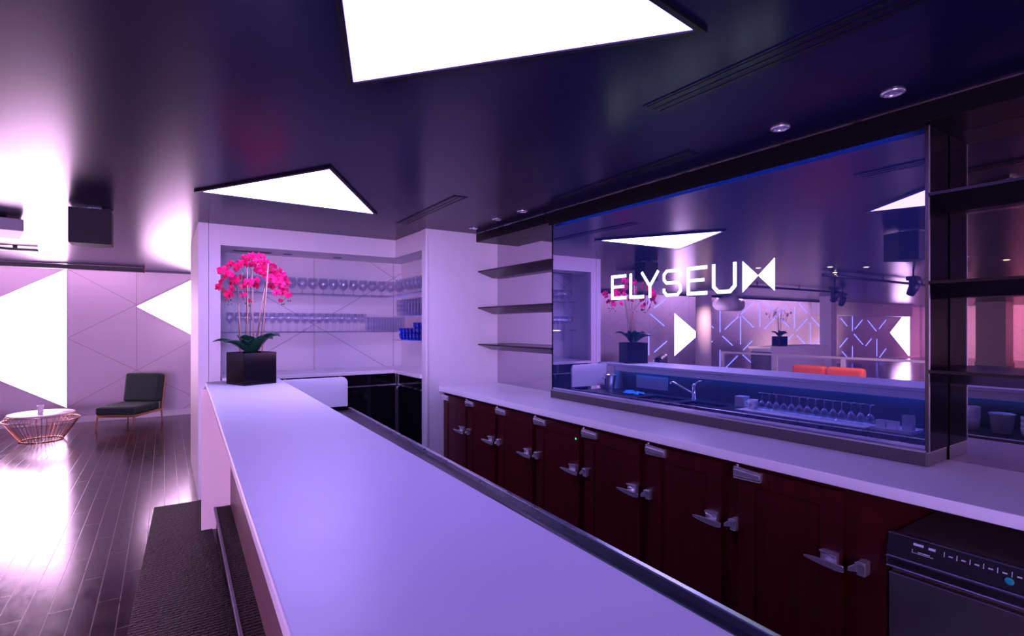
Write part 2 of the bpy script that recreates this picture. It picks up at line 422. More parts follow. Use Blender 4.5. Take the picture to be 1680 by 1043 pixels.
# ------------------------------------------------------------------ wall light triangles (lounge wall, far along it, and added ones on the front wall)
def wall_tri(label, pts, mat=None, y=YF):
    # built on the -y side of y (room side of the back wall, or shifted for the front wall)
    cx = sum(p[0] for p in pts)/3; cz = sum(p[1] for p in pts)/3
    t = thing('wall_light', label, 'light', (cx, y, cz))
    n = len(pts)
    def sc(k): return [((p[0]-cx)*k, (p[1]-cz)*k) for p in pts]
    yy = (-.012, -.002) if y > 0 else (.002-.016, .012-.016+.004)
    MB().prism_ax(sc(.995), yy[0], yy[1], 1).build('diffuser', mat or M['light_wall'], t)
    f = MB(); o, i = sc(1.0), sc(.994)
    for k in range(n):
        k2 = (k+1) % n
        f.prism_ax([o[k], o[k2], i[k2], i[k]], -.016, 0, 1)
    f.build('frame', M['white_lacquer'], t)
wall_tri('big glowing white triangle on the lounge wall behind the wire table', [(-1.29, 2.45), (-1.29, .25), (-3.09, 1.35)])
wall_tri('glowing white triangle on the lounge wall right of the dark chair', [(-.39, 1.87), (.44, 2.376), (.44, 1.363)])
wall_tri('small glowing triangle pointing right in the mirror, beside the sign', [(-7.784, 1.93), (-7.784, .62), (-8.95, 1.275)])
wall_tri('tall glowing triangle at the far right of the mirror view', [(-24.8, 2.44), (-24.8, .02), (-22.65, 1.23)])

wall_tri('added glowing fill triangle behind the camera on the front wall, right of the middle', [(-.45, .25), (-.45, 2.35), (-2.20, 1.30)], M['light_rear_fill'], YN+.016)  # this and the next two are added, to light faces turned to the camera
wall_tri('added glowing fill triangle behind the camera on the front wall, left of the middle', [(-4.2, .25), (-4.2, 2.35), (-2.30, 1.30)], M['light_rear_fill'], YN+.016)
wall_tri('added glowing fill triangle behind the camera on the front wall, far left', [(-4.4, .25), (-4.4, 2.35), (-6.30, 1.30)], M['light_rear_fill_pink'], YN+.016)
# violet LED tubes on the lattice of the long wall
c1, h1 = 1.13, 1.31
edges = []
for k in range(0, 17):
    X = -6.654+(-1)*c1*k + 0
    off = 0 if (k % 2) else h1/2
    for n in range(-1, 3):
        z = .62-h1/2+off+n*h1
        edges.append(((X, z), (X, z+h1)))
        edges.append(((X, z), (X-c1, z+h1/2)))
        edges.append(((X, z), (X-c1, z-h1/2)))
    pass
led0 = None
cnt = 0
for (a, b) in edges:
    if rnd.random() > (.68 if a[0] == b[0] else .95): continue
    L = math.hypot(b[0]-a[0], b[1]-a[1]); 
    t0 = rnd.uniform(.03, .25); t1 = t0+rnd.uniform(.45, .72); t1 = min(t1, .97)
    p = (a[0]+(b[0]-a[0])*t0, a[1]+(b[1]-a[1])*t0); q = (a[0]+(b[0]-a[0])*t1, a[1]+(b[1]-a[1])*t1)
    if min(p[1], q[1]) < .12:
        if max(p[1], q[1]) < .5: continue
        k_ = (max(p[1], q[1])-.12)/(max(p[1], q[1])-min(p[1], q[1])); lo, hi = (p, q) if p[1] < q[1] else (q, p); p = hi; q = (hi[0]+(lo[0]-hi[0])*k_, .12)
    if max(p[1], q[1]) > 2.42:
        if min(p[1], q[1]) > 2.1: continue
        k_ = (2.42-min(p[1], q[1]))/(max(p[1], q[1])-min(p[1], q[1])); lo, hi = (p, q) if p[1] < q[1] else (q, p); p = lo; q = (lo[0]+(hi[0]-lo[0])*k_, 2.42)
    if -8.95 < (p[0]+q[0])/2 < -7.75 and .7 < (p[1]+q[1])/2 < 1.9: continue
    if min(p[0], q[0]) < -22.3: continue
    o = MB().bar((p[0], YF-.0095, p[1]), (q[0], YF-.0095, q[1]), .020, .020).build('led_tube', M['led'])
    tag(o, 'slim violet LED tube on the diamond-patterned wall, seen in the bar mirror', 'light', 'violet LED tubes on the diamond-patterned wall')
    cnt += 1
for k in range(26):
    y0 = 1.5+k*.33 if k < 13 else 1.8+(k-13)*.33; z0 = rnd.uniform(.5, 2.1); a = rnd.choice([.55, -.55, 1.57])
    L = rnd.uniform(.25, .7)
    if z0+L*abs(math.sin(a)) > 2.4 or z0-L*abs(math.sin(a)) < .1: continue
    o = MB().bar((XW+.02, y0, z0), (XW+.02, y0+L*math.cos(a), z0+L*math.sin(a)), .05, .035).build('led_tube', M['led'])
    tag(o, 'slim violet LED tube on the pink end wall, seen in the right-hand mirror', 'light', 'violet LED tubes on the end wall')

# ------------------------------------------------------------------ bar counter
def LX(y): return .126+.0301*y
def RX(y): return .683+.0277*y
def BX(y): return 1.167+.0441*y        # front edge of the sink bench
Y0, Y1 = -1.2, 4.90
bar = thing('bar_counter', 'long white bar counter with slab top running from the foreground to the orchid', 'bar counter', (0, 0, 0))
MB().prism([(LX(Y0), Y0), (RX(Y0), Y0), (RX(Y1), Y1), (LX(Y1), Y1)], BARZ-.032, BARZ).build('countertop', M['bar_white'], bar, bevel=.006, seg=3)
MB().prism([(LX(Y0)+.20, Y0+.05), (LX(Y0)+.24, Y0+.05), (LX(4.62)+.20, 4.62), (LX(4.62)+.16, 4.62)], 0, BARZ-.0325).build('front_panel', M['shaded_mauve'], bar)
MB().prism([(LX(4.62)-.035, 4.62), (RX(4.62), 4.62), (RX(4.8), 4.86), (LX(4.8)-.0, 4.86)], 0, BARZ-.0325).build('end_panel', M['warm_lit_white'], bar, bevel=.003)
# rounded white splash panel between bar end and aisle
x0, x1, zt, zb, rr = RX(4.75)+.002, 1.362, BARZ-.005, .835, .05
poly = [(x0, zb), (x1, zb)]+[(x1-rr+rr*math.cos(a), zt-rr+rr*math.sin(a)) for a in [i*PI/12 for i in range(7)]]+[(x0, zt)]
MB().prism_ax(poly, 4.74, 4.765, 1).build('side_splash', M['bar_white'], bar, bevel=.003)
MB().prism([(RX(Y0)-.10, Y0+.06), (RX(Y0)-.07, Y0+.06), (RX(4.55)-.07, 4.55), (RX(4.55)-.10, 4.55)], .0, BARZ-.0325).build('back_panel', M['tile'], bar)
MB().prism([(RX(.2)-.066, .2), (RX(.2)-.044, .2), (RX(4.5)-.044, 4.5), (RX(4.5)-.066, 4.5)], BARZ-.048, BARZ-.0328).build('led_strip', M['led_blue'], bar)
for (fa, ff) in ((lambda y: RX(y)-.022, lambda y: RX(y)-.003),):
    MB().prism([(fa(Y0), Y0), (ff(Y0), Y0), (ff(4.61), 4.61), (fa(4.61), 4.61)], BARZ-.085, BARZ-.0325).build('edge_apron', M['bar_white'], bar)

# foot rest along the customer side
fr = thing('foot_rest', 'low dark step with steel nosing along the foot of the bar', 'step', (0, 0, 0))
def SX(y): return .235+.0175*y
def FX(y): return LX(y)+.196
ya, yb = Y0+.05, 4.60
MB().prism([(SX(ya)+.0125, ya), (FX(ya), ya), (FX(yb), yb), (SX(yb)+.0125, yb)], 0.008, .168).build('step_body', M['mat'], fr)
MB().prism([(SX(ya)-.004, ya), (SX(ya)+.012, ya), (SX(yb)+.012, yb), (SX(yb)-.004, yb)], .150, .174).build('nosing', M['sill'], fr, bevel=.002)
o = MB().prism([(-.31, -1.0), (.34, -1.0), (.30, 5.43), (-.074, 5.43)], 0, .007).build('floor_mat', M['mat'], bevel=.002)
o = bpy.data.objects['floor_mat']
o.data.clear_geometry(); o.data.from_pydata(*(lambda b: (b.v, [], b.f))(MB().prism([(-.32, -1.0), (.33, -1.0), (.30, 5.43), (-.074, 5.43)], 0, .007)))
tag(o, 'dark plum ribbed runner mat on the floorboards along the bar', 'mat')

# ------------------------------------------------------------------ sink bench behind the bar
sb = thing('sink_bench', 'steel sink bench under the working side of the white bar', 'sink', (0, 0, 0))
def KX(y): return RX(y)-.065
def strip(fa, fb, ya, yb, z0, z1): return [(fa(ya), ya), (fb(ya), ya), (fb(yb), yb), (fa(yb), yb)], z0, z1
basins = [(3.52, 3.92), (3.02, 3.42)]
wt = MB()
def shelf_piece(ya, yb, fa=KX, fb=BX): wt.prism([(fa(ya), ya), (fb(ya), ya), (fb(yb), yb), (fa(yb), yb)], .775, .80)
shelf_piece(-.6, 3.02); shelf_piece(3.42, 3.52); shelf_piece(3.92, 4.73)
for a, b in basins:
    shelf_piece(a, b, KX, lambda y: .88); shelf_piece(a, b, lambda y: 1.22, BX)
wt.build('worktop', M['dark_steel'], sb)
for a, b in basins:
    q = MB()
    q.box(.88, 1.22, a, b, .60, .605)
    q.box(.876, .88, a, b, .60, .799); q.box(1.22, 1.224, a, b, .60, .799)
    q.box(.876, 1.224, a-.004, a, .60, .799); q.box(.876, 1.224, b, b+.004, .60, .799)
    q.build('sink_basin', M['steel'], sb)
MB().prism([(BX(-.6)-.012, -.6), (BX(-.6)+.012, -.6), (BX(4.74)+.012, 4.735), (BX(4.74)-.012, 4.735)], .77, .825).build('front_lip', M['steel'], sb, bevel=.004)
MB().prism([(BX(-.6)-.05, -.6), (BX(-.6)-.02, -.6), (BX(4.7)-.02, 4.7), (BX(4.7)-.05, 4.7)], 0.0, .774).build('front_panel', M['dark_steel'], sb)
fc = thing('faucet', 'chrome mixer tap with swivel spout between the two sink basins', 'faucet', (.82, 3.47, .80))
MB().lathe([(.026, 0), (.026, .01), (.019, .014), (.019, .13), (.022, .135), (.018, .16), (0, .165)], 16).build('tap_body', M['chrome'], fc)
MB().tube([(.0, 0, .06), (.03, .05, .09), (.07, .14, .14), (.09, .19, .17), (.10, .21, .165), (.102, .215, .15)], .009).build('spout', M['chrome'], fc)
MB().tube([(0, 0, .155), (-.02, -.04, .19), (-.03, -.07, .195)], .006).build('lever', M['chrome'], fc)
ib = thing('ice_bucket', 'steel ice bucket on the far end of the sink bench, seen in the mirror', 'bucket', (.90, 4.60, .80))
MB().lathe([(0, .0), (.05, 0), (.075, .17), (.082, .175), (.078, .17), (.05, .008), (0, .008)], 24).build('bucket_body', M['chrome'], ib)
MB().tube([(.075, -.02, .13), (.105, -.02, .14), (.105, .02, .14), (.075, .02, .13)], .005).build('bucket_handle', M['chrome'], ib)
MB().tube([(-.075, -.02, .13), (-.105, -.02, .14), (-.105, .02, .14), (-.075, .02, .13)], .005).build('bucket_handle', M['chrome'], ib)
# blue cloth
g = MB(); nx, ny = 14, 10
vs = []
for i in range(nx):
    for j in range(ny):
        u, v = i/(nx-1)-.5, j/(ny-1)-.5
        vs.append((v*.16+.02*math.sin(9*u), u*.26+.02*math.sin(11*v), max(.006, .006+.07*max(0, .4-math.hypot(u-.15, v)*1.2)+.014*math.sin(u*23+v*9)+.012*math.cos(v*29))))
g.add(vs, [(i*ny+j, (i+1)*ny+j, (i+1)*ny+j+1, i*ny+j+1) for i in range(nx-1) for j in range(ny-1)], True)
o = g.build('cleaning_cloth', M['cloth_blue'], None, (.98, 4.14, .80))
so = o.modifiers.new('s', 'SOLIDIFY'); so.thickness = .003; so.offset = 1
tag(o, 'crumpled bright blue cleaning cloth on the sink bench, seen in the mirror', 'cloth')

# glass shapes
def prof_goblet(h=.165, r=.052):
    return [(0, 0), (.034, 0), (.034, .003), (.006, .007), (.005, h*.28), (.020, h*.33), (r*.86, h*.48), (r, h*.64), (r*.86, h), (r*.86-.0016, h), (r-.0018, h*.64), (r*.84, h*.49), (.016, h*.36), (0, h*.345)]
def prof_wine(h=.19, r=.037):
    return [(0, 0), (.032, 0), (.032, .0025), (.005, .006), (.004, h*.42), (.012, h*.46), (r*.9, h*.62), (r, h*.74), (r*.80, h), (r*.80-.0014, h), (r-.0015, h*.74), (r*.88, h*.63), (.010, h*.48), (0, h*.47)]
def prof_tumbler(h=.13, r=.032):
    return [(0, 0), (r*.82, 0), (r, h), (r-.0018, h), (r*.80, .012), (0, .010)]
def prof_bowl(h=.07, r=.045):
    return [(0, 0), (r*.5, 0), (r*.9, h*.4), (r, h), (r-.002, h), (r*.88, h*.42), (r*.45, .006), (0, .006)]
def flip(p, h): return [(r, h-z) for r, z in p]
GL = {}
def glass_obj(kind, loc, label, group, mat='glass'):
    key = (kind, mat)
    if key not in GL:
        P = {'goblet': prof_goblet(), 'wine': prof_wine(), 'tumbler': prof_tumbler(), 'highball': prof_tumbler(.155, .030), 'bowl': prof_bowl(), 'short': prof_tumbler(.085, .036),
             'wine_down': flip(prof_wine(.155, .033), .155), 'paper_cup': prof_tumbler(.10, .040)}[kind]
        nm = {'goblet': 'goblet', 'wine': 'wine_glass', 'tumbler': 'tumbler', 'highball': 'highball_glass', 'bowl': 'glass_bowl', 'short': 'tumbler', 'wine_down': 'wine_glass', 'paper_cup': 'paper_cup'}[kind]
        o = MB().lathe(P, 20).build(nm, M[mat]); GL[key] = o
    else:
        o = GL[key].copy(); COL.objects.link(o)
    o.location = loc; o.rotation_euler = (0, 0, rnd.uniform(0, 6))
    tag(o, label, 'glass' if kind != 'paper_cup' else 'cup', group)
    return o

# things on the bench
bz = .80
o = MB().box(-.045, .045, -.05, .05, 0, .10).build('cup_crate', M['plastic_clear'], None, (.83, 2.93, bz), bevel=.006)
tag(o, 'pale ribbed plastic crate at the left end of the glass row, seen in the mirror', 'crate')
mg = thing('mug', 'white mug with a ring handle beside the inverted wine glasses, seen in the mirror', 'mug', (.90, 2.78, bz))
MB().lathe([(0, 0), (.040, 0), (.043, .09), (.040, .09), (.037, .008), (0, .008)], 20).build('mug_body', M['plastic_white'], mg)
MB().tube([(0, .040, .07), (0, .068, .065), (0, .070, .03), (0, .040, .022)], .006).build('mug_handle', M['plastic_white'], mg)
o = MB().box(-.11, .11, -.52, .52, 0, .006).build('drying_mat', M['plastic_white'], None, (.93, 2.34, bz)); tag(o, 'long white drying mat under the inverted wine glasses on the bench', 'mat')
for k in range(14):
    glass_obj('wine_down', (.90, 2.695-k*.066, bz+.0065), 'clear wine glass standing upside down on the white drying mat', 'inverted wine glasses on the sink bench')
tr = thing('tray', 'white tray holding square white holders on the sink bench, seen in the mirror', 'tray', (.93, 1.66, bz))
MB().box(-.10, .10, -.13, .13, 0, .012).build('tray_base', M['plastic_white'], tr)
b = MB(); b.box(-.10, -.094, -.13, .13, .012, .022); b.box(.094, .10, -.13, .13, .012, .022); b.box(-.094, .094, -.13, -.124, .012, .022); b.box(-.094, .094, .124, .13, .012, .022)
b.build('tray_rim', M['plastic_white'], tr)
for y, h, lb in ((1.74, .055, 'white square napkin holder on the tray, left one in the mirror'), (1.67, .055, 'white square napkin holder on the tray, second from left in the mirror'), (1.575, .11, 'tall clear plastic straw caddy on the right of the tray in the mirror')):
    b = MB(); w2 = .03
    b.box(-w2, w2, -w2, w2, 0, .004); b.box(-w2, -w2+.003, -w2, w2, .004, h); b.box(w2-.003, w2, -w2, w2, .004, h); b.box(-w2+.003, w2-.003, -w2, -w2+.003, .004, h); b.box(-w2+.003, w2-.003, w2-.003, w2, .004, h)
    o = b.build('bar_caddy', M['plastic_white' if h < .1 else 'plastic_clear'], None, (.95, y, bz+.0122)); tag(o, lb, 'caddy')
for yy in (1.47, 1.37):
    for k in range(3):
        glass_obj('paper_cup', (.84, yy, bz+.0005+k*.034), 'pale cup in a stack of three at the right end of the sink bench', 'stacked cups on the sink bench', 'plastic_clear')
bk = thing('ice_tub', 'pale round tub on the bench, right of the cup stacks in the right-hand mirror', 'tub', (.82, 1.22, bz))
MB().lathe([(0, 0), (.055, 0), (.07, .13), (.076, .135), (.066, .13), (.052, .008), (0, .008)], 20).build('tub_body', M['plastic_clear'], bk)
for k in range(3):
    glass_obj('bowl', (.9, 1.06, bz+.0005+k*.035), 'small pale bowl stacked near the edge of the right-hand mirror view', 'stacked bowls on the sink bench', 'plastic_clear')
o = MB().box(-.012, .0, -.22, .22, 0, .14).build('splash_sheet', M['plastic_clear'], None, (RX(4.1)-.052, 4.1, .84), (0, 0, -.0277)); tag(o, 'pale steel sheet on the splashback behind the blue cloth', 'panel')

# ------------------------------------------------------------------ back bar: refrigerated cabinet, worktop, mirror unit
cab = thing('refrigerator_cabinet', 'long dark mahogany refrigerated cabinet with seven latched doors under the white back counter', 'cabinet', (2.24, 2.75, 0))
yb0 = 2.75
def Ly(y): return y-yb0
b = MB(); b.box(.02, .60, Ly(.885), Ly(4.625), .08, .919); b.build('carcass', M['wood'], cab)
MB().box(.06, .60, Ly(.89), Ly(4.62), 0, .08).build('kick_plate', M['black'], cab)
rights = [4.162, 3.659, 3.141, 2.621, 2.100, 1.577, 1.034]
lefts = [4.600, 4.123, 3.612, 3.092, 2.566, 2.030, 1.489]
for i, (l, r) in enumerate(zip(lefts, rights)):
    d = MB(); a, c = Ly(r), Ly(l); st = .085
    z0, z1 = .10, .895
    x0, x1 = -.005, .0195
    # frame of stiles and rails, recessed panel
    d.box(x0, x1, a, a+st, z0, z1); d.box(x0, x1, c-st, c, z0, z1)
    d.box(x0, x1, a+st, c-st, z1-.075, z1); d.box(x0, x1, a+st, c-st, z0, z0+.09)
    d.box(x0+.007, x1, a+st, c-st, z0+.09, z1-.075)
    door = d.build('door', M['wood'], cab, bevel=.002)
    # hinge: ribbed chrome wedge
    h = MB()
    hz, hy = .868, c+.012
    h.prism_ax([(hy, hz-.027), (hy, hz+.029), (hy-.135, hz+.020), (hy-.135, hz-.022)], -.022, x0, 0)
    h.prism_ax([(hy-.004, hz-.010), (hy-.004, hz+.016), (hy-.131, hz+.010), (hy-.131, hz-.010)], -.030, -.022, 0)
    h.tube([(-.018, hy-.02, hz+.028), (-.018, hy-.02, hz+.040)], .007)
    h.build('hinge', M['chrome'], door, bevel=.003)
    # latch: lever handle + mounting block, strike on the stile
    q = MB(); zc = .622; yr = a
    q.box(-.030, x0, yr+.008, yr+.070, zc-.012, zc+.028)
    q.box(-.037, -.030, yr+.006, yr+.072, zc+.021, zc+.029); q.box(-.034, -.030, yr+.012, yr+.030, zc-.010, zc+.018)
    pts = []
    prof = [(.118, -.066, .004, .004), (.085, -.060, .010, .006), (.045, -.054, .013, .009), (.0, -.047, .014, .011), (-.022, -.040, .012, .010)]
    V = []
    for (dy, xx, hh, tt) in prof:
        zz = zc-.004-(.118-dy)*.10
        V += [(xx-tt/2, yr+dy, zz-hh), (xx+tt/2, yr+dy, zz-hh), (xx+tt/2, yr+dy, zz+hh), (xx-tt/2, yr+dy, zz+hh)]
    F = [(0, 1, 2, 3), (16, 19, 18, 17)]
    for k in range(4):
        for e in range(4):
            F.append((k*4+e, (k+1)*4+e, (k+1)*4+(e+1) % 4, k*4+(e+1) % 4))
    q.add(V, F)
    q.box(-.045, -.034, yr+.01, yr+.05, zc-.020, zc+.0)
    q.build('latch_handle', M['chrome'], door, bevel=.0025)
    k = MB()
    k.box(-.028, .0195, yr-.092, yr-.062, zc-.026, zc+.028)
    k.prism_ax([(yr-.030, zc-.022), (yr-.030, zc-.006), (yr-.064, zc+.022), (yr-.064, zc-.014)], -.030, -.012, 0)
    k.box(-.036, -.028, yr-.094, yr-.058, zc+.016, zc+.026)
    k.build('latch_strike', M['chrome'], door, bevel=.003)
    # brighter framed label strip on 4th door with a small green light
    if i == 3:
        MB().box(-.008, x0, Ly(2.66), Ly(2.90), .838, .868).build('label_strip', M['wood'], door)
        MB().lathe([(.006, 0), (.004, .003), (0, .004)], 12).build('indicator_light', M['green_led'], door, (x0, Ly(2.652), .815), (0, -PI/2, 0))
ct = thing('back_counter', 'long white stone worktop on the dark refrigerated cabinet', 'worktop', (2.2, 2.0, .92))
for y0_, y1_ in ((-1.2, 2.034), (2.037, 4.638)):
    MB().box(0, .665, y0_-2.0, y1_-2.0, 0, .045).build('slab', M['quartz'], ct, bevel=.004)

# glasswasher in the open bay
gw = thing('glasswasher', 'built-in steel glasswasher with black control panel under the white worktop, lower right', 'glasswasher', (2.25, .585, 0))
MB().box(.06, .54, -.27, .27, 0, .05).build('foot', M['black'], gw)
MB().box(.03, .56, -.295, .295, .05, .775).build('body', M['washer_body'], gw, bevel=.004)
MB().prism_ax([(-.012, .710), (.03, .710), (.03, .780), (.004, .780)], -.295, .295, 1).build('control_panel', M['plastic_black'], gw)
MB().box(.004, .03, -.295, .295, .7805, .786).build('top_trim', M['steel'], gw, bevel=.002)
MB().box(.0, .03, -.293, .293, .06, .640).build('door_panel', M['washer_steel'], gw, bevel=.003)
b = MB(); b.box(-.014, .029, -.295, .295, .662, .708); b.box(-.020, -.014, -.295, .295, .698, .705); b.box(-.019, -.014, -.295, .295, .664, .669)
b.build('door_handle', M['steel'], gw, bevel=.002)
b = MB()
def face_x(z): return -.012+(z-.710)/.07*.016-.0012
def mark(y0, y1, z0, z1):
    xa, xb = face_x(z0), face_x(z1)
    b.add([(xa, y0, z0), (xa, y1, z0), (xb, y1, z1), (xb, y0, z1), (xa+.001, y0, z0), (xa+.001, y1, z0), (xb+.001, y1, z1), (xb+.001, y0, z1)],
          [(0, 1, 2, 3), (4, 7, 6, 5), (0, 4, 5, 1), (1, 5, 6, 2), (2, 6, 7, 3), (3, 7, 4, 0)])
mark(.185, .215, .762, .770); mark(.150, .170, .760, .768)
for k in range(7):
    y = .125-k*.035; mark(y-.001, y+.001, .752, .768)
    if k < 6: mark(y-.024, y-.012, .756, .760)
mark(.155, .218, .736, .7375); mark(.216, .218, .736, .748); mark(.165, .2, .740, .743)
mark(-.16, -.22, .736, .7375); mark(-.158, -.16, .736, .748); mark(-.18, -.21, .740, .743)
b.build('printed_marks', M['print'], gw)
MB().lathe([(.012, 0), (.012, .004), (.008, .006), (0, .006)], 16).build('start_button', M['teal'], gw, (-.006, -.045, .738), (0, -PI/2, 0))
bs = MB().box(.02, .60, -.30, -.28, 0, .919).build('support_panel', M['wood'], None, (2.24, -.02, 0)); tag(bs, 'dark mahogany upright panel carrying the worktop beyond the glasswasher', 'panel')

# mirror unit
mu = thing('bar_mirror', 'large blue-tinted back bar mirror in a grey frame, carrying the lit sign', 'mirror', (2.65, 2.165, .965))
ya, yb = .89-2.165, 3.44-2.165
MB().box(.006, .20, ya+.006, yb-.006, .06, 1.417).build('case', M['black_gloss'], mu)
MB().box(0, .006, ya+.012, yb-.012, .066, 1.417).build('mirror_glass', M['mirror'], mu)
MB().box(-.018, .20, ya, yb, .0008, .058).build('plinth', M['plinth'], mu, bevel=.003)
MB().box(-.024, .012, ya+.006, yb-.006, .0585, .066).build('sill', M['sill'], mu)
MB().box(-.002, .20, ya-.004, ya+.006, .06, 1.417).build('end_panel', M['black_glass'], mu)
MB().box(-.002, .20, yb-.006, yb+.004, .06, 1.417).build('end_panel', M['black_glass'], mu)
MB().box(-.006, .004, ya-.006, ya+.010, .06, 1.417).build('edge_trim', M['dark_steel'], mu, bevel=.002)
MB().box(-.014, -.004, -1.2, 1.2, 1.4145, 1.4175).build('led_strip', M['led_top'], mu)
MB().box(-.039, -.034, ya, yb, 1.3965, 1.4195).build('light_lip', M['black_beam'], mu)
lm = MB().box(2.862, 2.885, 3.445, 4.636, .9655, 2.384).build('mirror_panel', M['mirror_dark']); tag(lm, 'grey-tinted mirror panel behind the left black shelves by the white pier', 'mirror')
rm = MB().box(2.862, 2.885, -1.2, .885, .9655, 2.384).build('mirror_panel', M['mirror_dark']); tag(rm, 'grey-tinted mirror panel behind the right black shelves at the photo edge', 'mirror')
words = ['top', 'middle', 'bottom']
for side, (y0_, y1_) in (('left', (3.447, 4.636)), ('right', (-1.2, .884))):
    for k, z in enumerate((2.085, 1.722, 1.355)):
        b = MB(); b.prism_ax([(2.632, z), (2.632, z+.012), (2.861, z+.012), (2.861, z-.055), (2.80, z-.052)], y0_, y1_, 1)
        o = b.build('wall_shelf', M['shelf_black'])
        tag(o, ('%s of the three black shelves beside the white pier, left of the mirror' if side == 'left' else '%s of the three black shelves right of the mirror at the photo edge') % words[k], 'shelf')

# lit sign
sg = thing('sign', 'glowing white ELYSEU letters and bow tie shape on the bar mirror', 'sign', (2.65, 2.755, 1.732))
H = .171
def stroke(mb, pts, w, closed=False):
    """flat stroke in (s,z) plane; s grows to the right for the viewer (towards -y)"""
    P = [Vector(p) for p in pts]; n = len(P)
    Lf, Rt = [], []
    for i in range(n):
        d1 = (P[i]-P[i-1]).normalized() if i > 0 else None
        d2 = (P[i+1]-P[i]).normalized() if i < n-1 else None
        if d1 is None: d1 = d2
        if d2 is None: d2 = d1
        n1 = Vector((-d1.y, d1.x)); n2 = Vector((-d2.y, d2.x))
        m = (n1+n2).normalized(); k = w/2/max(.35, m.dot(n1))
        Lf.append(P[i]+m*k); Rt.append(P[i]-m*k)
    for i in range(n-1):
        mb.prism_ax([(-q[0], q[1]) for q in (Lf[i], Lf[i+1], Rt[i+1], Rt[i])], -.0014, -.0004, 0)
t_ = .0205; hw = t_/2
def add_letter(ch, y0, y1):
    W = y0-y1; mb = MB()
    if ch == 'E':
        stroke(mb, [(W, H-hw), (hw, H-hw), (hw, hw), (W, hw)], t_); 
        mb.prism_ax([(-t_, H*.5-hw+.004), (-W*.86, H*.5-hw+.004), (-W*.86, H*.5+hw+.002), (-t_, H*.5+hw+.002)], -.0014, -.0004, 0)
    elif ch == 'L': stroke(mb, [(hw, H), (hw, hw), (W, hw)], t_)
    elif ch == 'Y':
        stroke(mb, [(W*.5, 0), (W*.5, H*.44)], t_); stroke(mb, [(.014, H), (W*.5, H*.44), (W-.014, H)], t_*.92)
    elif ch == 'S':
        c = .022
        stroke(mb, [(W-hw, H*.70), (W-hw, H-hw-c), (W-hw-c, H-hw), (hw+c, H-hw), (hw, H-hw-c), (hw, H*.5+c), (hw+c, H*.5), (W-hw-c, H*.5), (W-hw, H*.5-c), (W-hw, hw+c), (W-hw-c, hw), (hw+c, hw), (hw, hw+c), (hw, H*.30)], t_*.9)
    elif ch == 'U':
        c = .030
        stroke(mb, [(hw, H), (hw, hw+c), (hw+c, hw), (W-hw-c, hw), (W-hw, hw+c), (W-hw, H)], t_)
    elif ch == 'X':
        mb.prism_ax([(0, 0), (0, H), (-W*.5, H*.5)], -.0014, -.0004, 0)
        mb.prism_ax([(-W, 0), (-W, H), (-W*.5, H*.5)], -.0014, -.0004, 0)
    mb.build('letter' if ch != 'X' else 'bow_tie', M['sign'], sg, (0, y0-2.755, 0))
for ch, a, c in (('E', 2.755, 2.611), ('L', 2.578, 2.449), ('Y', 2.483, 2.313), ('S', 2.292, 2.143), ('E', 2.105, 1.962), ('U', 1.928, 1.772), ('X', 1.735, 1.552)): add_letter(ch, a, c)

# ------------------------------------------------------------------ niche contents
nc = thing('niche_counter', 'white corner worktop under the glass shelves in the niche', 'worktop', (1.4, 5.7, 1.04))
b = MB(); b.prism([(-.965, -.245), (.655, -.245), (.655, -.955), (.955, -.955), (.955, .295), (-.965, .295)], 0, .035); b.build('slab', M['quartz'], nc, bevel=.003)
def cooler(x0, x1, lab, rz=0):
    w = x1-x0
    t = thing('bottle_cooler', lab, 'fridge', ((x0+x1)/2, 5.50, 0), rz)
    return t, w
def fill_cooler(t, w, dpt=.48):
    MB().box(-w/2, w/2, .02, dpt, .06, 1.035).build('body', M['black_gloss'], t)
    MB().box(-w/2+.02, w/2-.02, .05, dpt, 0, .06).build('plinth', M['black'], t)
    MB().box(-w/2+.008, w/2-.008, 0, .0195, .925, 1.030).build('vent_panel', M['black_gloss'], t)
    MB().box(-w/2+.008, w/2-.008, 0, .0195, .07, .905).build('door', M['black_gloss'], t, bevel=.003)
    f = MB(); f.box(-w/2, w/2, -.006, .019, .909, .921); f.box(-w/2, -w/2+.006, -.004, .019, .922, 1.034); f.box(w/2-.006, w/2, -.004, .019, .922, 1.034)
    f.build('steel_trim', M['steel'], t)
    h = MB(); h.tube([(-w/2+.05, -.002, .90), (-w/2+.05, -.03, .895), (-w/2+.05, -.03, .86)], .006); h.build('door_catch', M['chrome'], t)
for x0, x1, lab in ((.44, .97, 'black bottle cooler under the niche worktop, hidden mostly behind the bar end'), (.98, 1.50, 'black bottle cooler under the niche worktop, behind the white splash panel'), (1.51, 2.10, 'black glossy bottle cooler with steel trim in the niche corner')):
    t, w = cooler(x0, x1, lab); fill_cooler(t, w)
t = thing('bottle_cooler', 'black glossy bottle cooler on the side run beside the white pier', 'fridge', (2.115, 5.11, 0), -PI/2); fill_cooler(t, .72, .24)
for z, lab in ((1.872, 'long upper glass shelf in the niche holding goblets'), (1.478, 'long lower glass shelf in the niche holding wine glasses')):
    o = MB().box(.47, 2.33, 5.72, 5.998, z, z+.010).build('glass_shelf', M['shelf_glass']); tag(o, lab, 'shelf')
for z, lab in ((1.885, 'top small glass shelf in the side niche, holding goblets'), (1.645, 'middle small glass shelf in the side niche, holding stacked tumblers'), (1.385, 'bottom small glass shelf in the side niche, holding blue bowls')):
    o = MB().box(2.13, 2.358, 4.80, 5.68, z, z+.010).build('glass_shelf', M['shelf_glass']); tag(o, lab, 'shelf')
for row in range(2):
    for k in range(17):
        glass_obj('goblet', (.55+k*.107+row*.03, 5.79+row*.125, 1.8825), 'clear stemmed goblet in the rows on the upper long niche shelf', 'goblets on the upper niche shelf')
